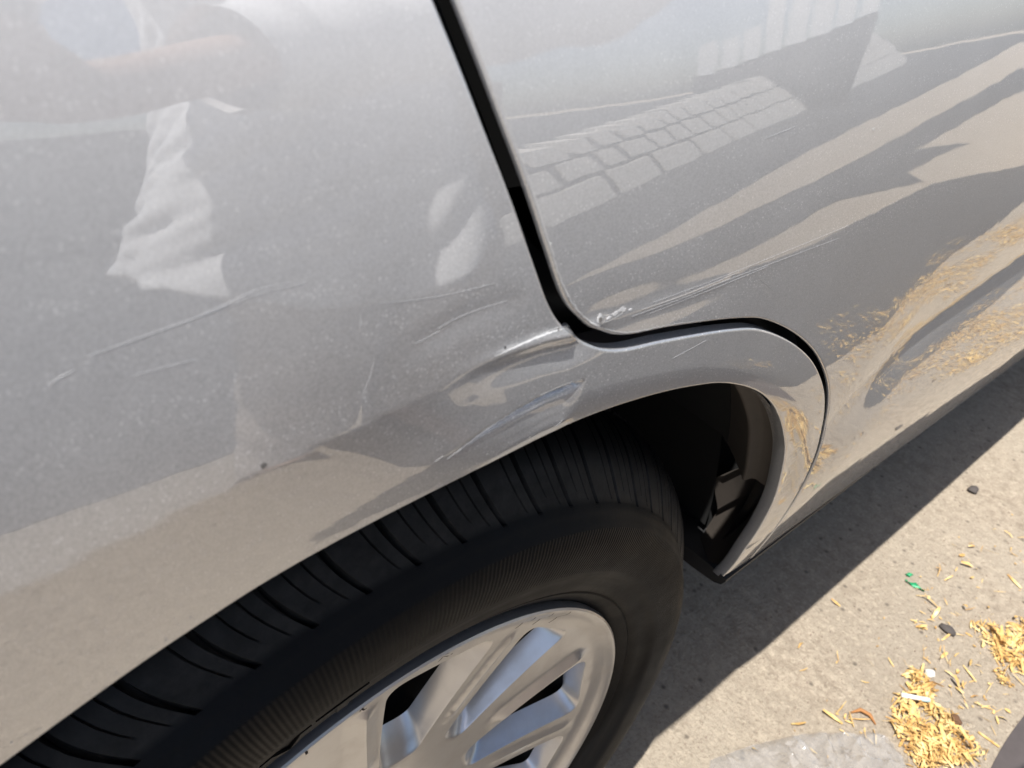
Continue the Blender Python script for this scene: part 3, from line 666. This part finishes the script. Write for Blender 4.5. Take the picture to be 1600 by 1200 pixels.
fold=[(rng.uniform(.45,.74),rng.uniform(-.3,-.05),rng.uniform(0,math.pi),rng.uniform(.004,.014),rng.uniform(.004,.014)) for _ in range(110)]
V=[];dq=np.concatenate([np.zeros(nb),dd])
for i,v in enumerate(res[0]):
    d=float(np.min(np.hypot(v.x-pe[:,0],v.y-pe[:,1]))); h=.002+.016*min(1,d/.05)**.7
    k=0
    for fx,fy,fa,fw_,fh in fold:
        s=(v.x-fx)*math.cos(fa)+(v.y-fy)*math.sin(fa); tt=-(v.x-fx)*math.sin(fa)+(v.y-fy)*math.cos(fa)
        k+=fh*max(0,1-abs(s)/fw_)*math.exp(-(tt/.05)**2)
    V.append((v.x,v.y,h+k*min(1,d/.012)*.8+random.uniform(-.0012,.0012)*min(1,d/.01)+(.003 if d<.0025 else 0)*random.random()))
bag=mk('plastic_bag',V,[tuple(f) for f in res[2]],BAGM,smooth=False); bag.data.polygons.foreach_set('use_smooth',[True]*len(bag.data.polygons)); bag.data.set_sharp_from_angle(angle=math.radians(38)); tag(bag,'crumpled translucent grey plastic bag lying on the sunlit pavement','plastic bag')
# grey sheet, only its edge in frame
SHM=simple('grey_tarpaulin',(.085,.072,.068),.45,var=.2,scale=60); V=[];F=[]
nx,ny=60,24
for j in range(ny+1):
    for i in range(nx+1):
        x=.74+.44*i/nx; v=j/ny; y=-.302-.20*v
        z=.0016+.004*min(1,v*7)+.010*sst(.10,.3,v)*max(0,math.sin((x*46)+v*9+1.4*math.sin(x*17)))**2*(.5+.5*math.sin(v*21+x*8))
        V.append((x,y+.0015*math.sin(x*30),float(z)))
for j in range(ny):
    for i in range(nx): k=j*(nx+1)+i; F.append((k,k+nx+1,k+nx+2,k+1))
tag(mk('plastic_sheet',V,F,SHM),'dark grey plastic sheet with a straight edge and folds, beside the shavings','plastic sheet')
# ------------------------------------------------------------------ the street seen in the paint
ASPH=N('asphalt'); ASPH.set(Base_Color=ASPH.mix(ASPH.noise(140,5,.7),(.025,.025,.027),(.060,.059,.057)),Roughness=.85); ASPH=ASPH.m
def strip(name,P,z,mat,label,cat):
    return tag(mk(name,[(p[0],p[1],z) for p in P],[tuple(range(len(P)))],mat,smooth=False),label,cat,kind='structure')
def ln(x,c,k): return (x,c+k*x)
LIGHTC=simple('grey_concrete',(.06,.06,.064),.9,var=.15,scale=6)
strip('forecourt',[(-60,-1.15),(-60,-60),(6.0,-60),(1.25,-3),(1.0,-1.19),(.2,-1.15)],.004,LIGHTC,'dark grey forecourt behind the person','forecourt')
strip('road',[(1.25,-3),(6.0,-60),(90,-60),(90,-17),(20,-4.5),(8,-2.4),(5.0,-1.88),(5.4,-1.66),(4.7,-1.62),(4.15,-1.52),(3.95,-1.33),(3.6,-1.42),(3.3,-1.50),(2.44,-1.32),(1.58,-1.22),(1.0,-1.19)],.004,ASPH,'dark asphalt road beyond the pavement','road')
strip('kerb_strip',[(1.52,-1.54),(2.12,-1.73),(4.42,-2.50),(12,-4.7),(40,-12.4),(40,-10.0),(12,-3.7),(4.48,-2.05),(2.09,-1.59)],.009,GROUND,'pale strip of pavement running along the road','pavement')
strip('shade_patch',[(.40,-.315),(.72,-.33),(.80,-.36),(1.3,-.37),(1.6,-.40),(2.12,-.46),(3,-.56),(4.2,-.80),(4.9,-.95),(5.1,-1.08),(4.6,-1.12),(3.9,-1.26),(2.64,-1.13),(1.8,-1.04),(1.3,-1.06),(.86,-1.04),(.62,-.62)],.004,ASPH,'dark sheet painting in shade on the pavement ahead of the person','asphalt')  # dark sheet laid in place of a shadow on the pavement
STONE=N('stone_block'); STONE.set(Base_Color=STONE.mix(STONE.noise(9,6,.65),(.52,.48,.42),(.78,.73,.65)),Roughness=.9); STONE=STONE.m
MORT=simple('dark_mortar',(.05,.045,.04),.95)
d=np.array([1,-.42]); d/=np.linalg.norm(d); nv=np.array([-d[1],d[0]]); o0=np.array([1.36,-2.07]); wall=empty('stone_wall',(1.36,-2.10,0)); tag(wall,'low leaning block wall across the street, mirrored in the car paint','wall')
def wp(s,h,dep): q=o0+d*s-nv*(dep+.72*h); return (q[0],q[1],h)          # the face leans back like a pitched bank
def wbox(bm,s0,s1,h0,h1,d0,d1,bev=0):
    vs=[bm.verts.new(wp(s,h,dd)) for dd in (d0,d1) for h in (h0,h1) for s in (s0,s1)]
    for f in ((0,1,3,2),(4,6,7,5),(0,4,5,1),(2,3,7,6),(0,2,6,4),(1,5,7,3)): bm.faces.new([vs[i] for i in f])
    bmesh.ops.recalc_face_normals(bm,faces=bm.faces)
def wtop(s): return .46+.060*s
for s_ in range(0,38,2):
    bm=bmesh.new(); wbox(bm,s_+.01,s_+2,0,wtop(s_)-.03,.02,.22); bmk('wall_core',bm,MORT,wall)
for row in range(3):
    s_=0
    while s_<37:
        L=random.uniform(.34,.62)*(1+s_*.03) if row else random.uniform(.6,1.1)*(1+s_*.03); f0,f1=((0,.36),(.36,.68),(.68,1.0))[row]; t_=wtop(s_+L/2)
        bm=bmesh.new(); wbox(bm,s_,s_+L-.13,f0*t_+.002,f1*t_-.035,-.0,.22+random.uniform(0,.003)); bmk('stone_block',bm,STONE,wall); s_+=L
GREYW=simple('grey_render',(.07,.07,.075),.9)
bm=bmesh.new(); box(bm,(-14,-4.3,0),(1.1,-4.1,1.05)); box(bm,(-14,-4.35,1.051),(1.15,-4.05,1.11),.01); tag(bmk('boundary_wall',bm,GREYW),'dark grey boundary wall across the street, mirrored behind the person','wall')
WHITE=simple('white_paint',(.80,.80,.78),.6,var=.05)
A=np.array([8.6,-6.7]);B=np.array([9.9,-5.15]); u=(B-A)/np.linalg.norm(B-A); nn=np.array([-u[1],u[0]])
gate=empty('white_board_fence',(9.2,-5.9,0)); tag(gate,'white upright board fence standing in full sun down the street','fence')
def prism(c,hw,hd,z0,z1,z2):
    bm=bmesh.new(); P=[c-u*hw-nn*hd,c+u*hw-nn*hd,c+u*hw+nn*hd,c-u*hw+nn*hd]
    lo=[bm.verts.new((p[0],p[1],z0)) for p in P]; hi=[bm.verts.new((p[0],p[1],z1 if k in (0,3) else z2)) for k,p in enumerate(P)]
    bm.faces.new(lo);bm.faces.new(hi)
    for k in range(4): bm.faces.new((lo[k],lo[(k+1)%4],hi[(k+1)%4],hi[k]))
    bmesh.ops.recalc_face_normals(bm,faces=bm.faces); return bm
for i in range(8):
    t_=(i+.5)/8; c=A+(B-A)*t_; zb=1.18+.64*t_; h_=(.66,.62,.66,1.15,.95,1.05,1.1,1.1)[i]
    bmk('fence_board',prism(c,.100,.02,zb,zb+h_,zb+h_+.08),WHITE,gate)
    bmk('fence_base',prism(c+nn*-.10,.126,.05,0,zb-.03,zb+.03),MORT,gate)
# ------------------------------------------------------------------ the person taking the photograph (seen only in the paint)
SKIN=simple('skin',(.42,.25,.17),.5,var=.08); HAIR=simple('dark_hair',(.02,.016,.013),.6); SHIRT=simple('white_cotton',(.82,.82,.83),.85,var=.03); TROU=simple('beige_trousers',(.46,.40,.35),.85,var=.08); SHOE=simple('brown_sandal',(.06,.035,.02),.5)
def skin(name,J,E,root,mat,parent=None,sub=2):
    me=bpy.data.meshes.new(name); keys=list(J); me.from_pydata([J[k][0] for k in keys],[(keys.index(a),keys.index(b)) for a,b in E],[]); me.materials.append(mat)
    o=link(bpy.data.objects.new(name,me),parent); m=o.modifiers.new('skin','SKIN'); sv=me.skin_vertices[0].data
    for i,k in enumerate(keys):
        r=J[k][1]; sv[i].radius=(r,r) if not hasattr(r,'__len__') else r; sv[i].use_root=(k==root)
    m.use_smooth_shade=True; s=o.modifiers.new('sub','SUBSURF'); s.levels=sub; s.render_levels=sub
    return o
px,py=.355,-.80
person=empty('person',(px,py,0)); tag(person,'person in a long white shirt holding a phone, mirrored in the paint','person')
PH=CAM-fw*.014
hl=PH-r2*.040-u2*.01; hr=PH+r2*.10-u2*.02
J={'pel':((px,py,.98),.13),'wai':((px-.01,py+.02,1.10),.13),'che':((px-.03,py+.07,1.32),.15),'nkb':((px-.05,py+.12,1.49),.06),'nk':((px-.06,py+.16,1.56),.055),'hd':((px-.08,py+.20,1.66),(.085,.10)),'hdt':((px-.09,py+.20,1.75),.07),
 'shl':((px-.21,py+.06,1.44),.06),'ell':((px-.40,py+.20,1.17),.045),'wrl':((hl.x-.045,hl.y-.07,hl.z-.015),.028),'hal':((hl.x-.015,hl.y-.02,hl.z),.030),
 'shr':((px+.16,py+.10,1.44),.06),'elr':((px+.26,py+.24,1.15),.045),'wrr':((hr.x+.05,hr.y-.09,hr.z-.01),.028),'har':((hr.x+.015,hr.y-.03,hr.z),.030),
 'hil':((px-.10,py,.92),.095),'knl':((px-.10,py+.03,.50),.062),'anl':((px-.11,py-.01,.09),.042),'tol':((px-.09,py+.16,.035),.035),
 'hir':((px+.10,py,.92),.095),'knr':((px+.11,py+.03,.50),.062),'anr':((px+.12,py-.01,.09),.042),'tor':((px+.15,py+.16,.035),.035)}
E=[('pel','wai'),('wai','che'),('che','nkb'),('nkb','nk'),('nk','hd'),('hd','hdt'),('che','shl'),('shl','ell'),('ell','wrl'),('wrl','hal'),('che','shr'),('shr','elr'),('elr','wrr'),('wrr','har'),('pel','hil'),('hil','knl'),('knl','anl'),('anl','tol'),('pel','hir'),('hir','knr'),('knr','anr'),('anr','tor')]
for side,h,sg in (('l',hl,-1),('r',hr,1)):          # four fingers behind the phone, thumb in front of its edge
    for i in range(4):
        b=Vector(h)+u2*(.030-.020*i)+r2*sg*.012; 
        J[f'f{side}{i}a']=(tuple(b-fw*.004),.0085); J[f'f{side}{i}b']=(tuple(b-r2*sg*(.022+.004*(i in(1,2)))-fw*.020),.0078); J[f'f{side}{i}c']=(tuple(b-r2*sg*(.044+.004*(i in(1,2)))-fw*.022),.0068)
        E+= [(f'ha{side}',f'f{side}{i}a'),(f'f{side}{i}a',f'f{side}{i}b'),(f'f{side}{i}b',f'f{side}{i}c')]
    b=Vector(h)-u2*.035+r2*sg*.010; J[f't{side}a']=(tuple(b-fw*.012),.010); J[f't{side}b']=(tuple(b-r2*sg*.026-fw*.028+u2*.01),.0085)
    E+=[(f'ha{side}',f't{side}a'),(f't{side}a',f't{side}b')]
J={k:(tuple(v[0]),v[1]) for k,v in J.items()}
skin('body',J,E,'pel',SKIN,person)
hc=Vector(J['hd'][0]); bm=bmesh.new(); bmesh.ops.create_uvsphere(bm,u_segments=28,v_segments=18,radius=1)
for v in list(bm.verts):
    if v.co.z<-.25 or (v.co.y>.55 and v.co.z<.45): bm.verts.remove(v)
for v in bm.verts: v.co=Vector((v.co.x*.094,v.co.y*.112,v.co.z*.105))*(1+.03*math.sin(v.co.x*40))+hc+Vector((0,-.005,.045))
bmk('hair',bm,HAIR,person,True)
for nm,off,rad in (('nose',(0,.100,.0),(.014,.018,.022)),('ear',(-.088,.0,.0),(.012,.024,.032)),('ear',(.088,.0,.0),(.012,.024,.032))):
    bm=bmesh.new(); bmesh.ops.create_uvsphere(bm,u_segments=12,v_segments=8,radius=1)
    for v in bm.verts: v.co=Vector((v.co.x*rad[0],v.co.y*rad[1],v.co.z*rad[2]))+hc+Vector(off)
    bmk(nm,bm,SKIN,person,True)
def garment(name,rings,mat,n=120,folds=None,parent=person):
    V=[];F=[]
    for j,(c,rx,ry) in enumerate(rings):
        for k in range(n):
            a=2*math.pi*k/n; f=folds(a,j/(len(rings)-1)) if folds else 0
            V.append((c[0]+(rx+f)*math.cos(a),c[1]+(ry+f)*math.sin(a),c[2]+(.034*math.sin(2*a+.6)+.014*math.sin(5*a+1))*max(0,1-j/14)))
    for j in range(len(rings)-1):
        for k in range(n): F.append((j*n+k,j*n+(k+1)%n,(j+1)*n+(k+1)%n,(j+1)*n+k))
    o=mk(name,V,F,mat,parent); m=o.modifiers.new('s','SOLIDIFY'); m.thickness=.003; return o
def interp_rings(K,n):
    zs=np.array([k[0][2] for k in K]); out=[]
    for z in np.linspace(zs[0],zs[-1],n): out.append(((float(np.interp(z,zs,[k[0][0] for k in K])),float(np.interp(z,zs,[k[0][1] for k in K])),float(z)),float(np.interp(z,zs,[k[1] for k in K])),float(np.interp(z,zs,[k[2] for k in K]))))
    return out
rings=interp_rings([((px+.01,py+.03,.68),.285,.235),((px,py+.02,.85),.24,.185),((px-.01,py+.02,1.05),.195,.145),((px-.03,py+.07,1.30),.205,.155),((px-.03,py+.08,1.42),.20,.12),((px-.05,py+.12,1.515),.075,.075)],110)
def folds(a,t):
    w=max(0,1-t*1.05); a_=(a-math.pi/2)
    r_=lambda x: (abs(math.sin(x))**.7-.6)
    return w*(.050*math.cos(a-2.55)-.110*math.exp(-((a-.95)/.70)**2)+.018*math.sin(5*a+5*t)+.020*r_(9*t+4.6*a_+.7+.8*math.sin(3*a_))+.015*r_(23*t+6.2*a_+1.1*math.sin(4*a_+1))+.010*r_(41*t+7*a_)+.006*r_(66*t+9*a_+math.sin(6*a_)))
garment('shirt',rings,SHIRT,160,folds)
for sd in ('l','r'):
    s,e,w=[np.array(J[k+sd][0]) for k in ('sh','el','wr')]; P=np.vstack([spline([s,e+(0,0,-.01),e*.45+w*.55+(0,0,-.015),w*.85+e*.15],10)])
    rad=[.078-.022*min(1,i/len(P)*1.2)+.006*math.sin(i*1.9)+.004*math.sin(i*3.3) for i in range(len(P))]
    V,F=tube(P,rad,28,False); o=mk('sleeve',V,F,SHIRT,person)
    h,k,a=[np.array(J[q+sd][0]) for q in ('hi','kn','an')]; P=spline([h+(0,0,.05),(h+k)/2,k,(k+a)/2,a+(0,0,-.01)],8)
    rad=[.115-.035*i/len(P)+.005*math.sin(i*1.7)+.003*math.sin(i*2.9+1) for i in range(len(P))]; V,F=tube(P,rad,36,False); mk('trouser_leg',V,F,TROU,person)
    tt=np.array(J['to'+sd][0]); bm=bmesh.new(); mid=(np.array(J['an'+sd][0])+tt)/2; box(bm,(mid[0]-.05,mid[1]-.11,.001),(mid[0]+.05,mid[1]+.16,.028),.012); bmk('sandal',bm,SHOE,person,True)
# the phone itself, just behind the lens
ph=empty('smartphone',tuple(PH)); tag(ph,'black smartphone held up beside the car by the person','phone')
Rm=Matrix(((r2.x,u2.x,-fw.x),(r2.y,u2.y,-fw.y),(r2.z,u2.z,-fw.z))).to_4x4(); ph.matrix_world=Matrix.Translation(PH)@Rm
PHM=N('phone_glass').set(Base_Color=(.015,.015,.017),Roughness=.12).m
bm=bmesh.new(); box(bm,(-.020,-.055,0.002),(.128,.020,.0105),.0035); o=bmk('phone_body',bm,PHM,None,True); o.parent=ph
SCRN=N('phone_screen').set(Base_Color=(.05,.05,.05),Roughness=.08).m
bm=bmesh.new(); box(bm,(-.016,-.051,.0108),(.124,.016,.0112)); o=bmk('screen',bm,SCRN,None); o.parent=ph
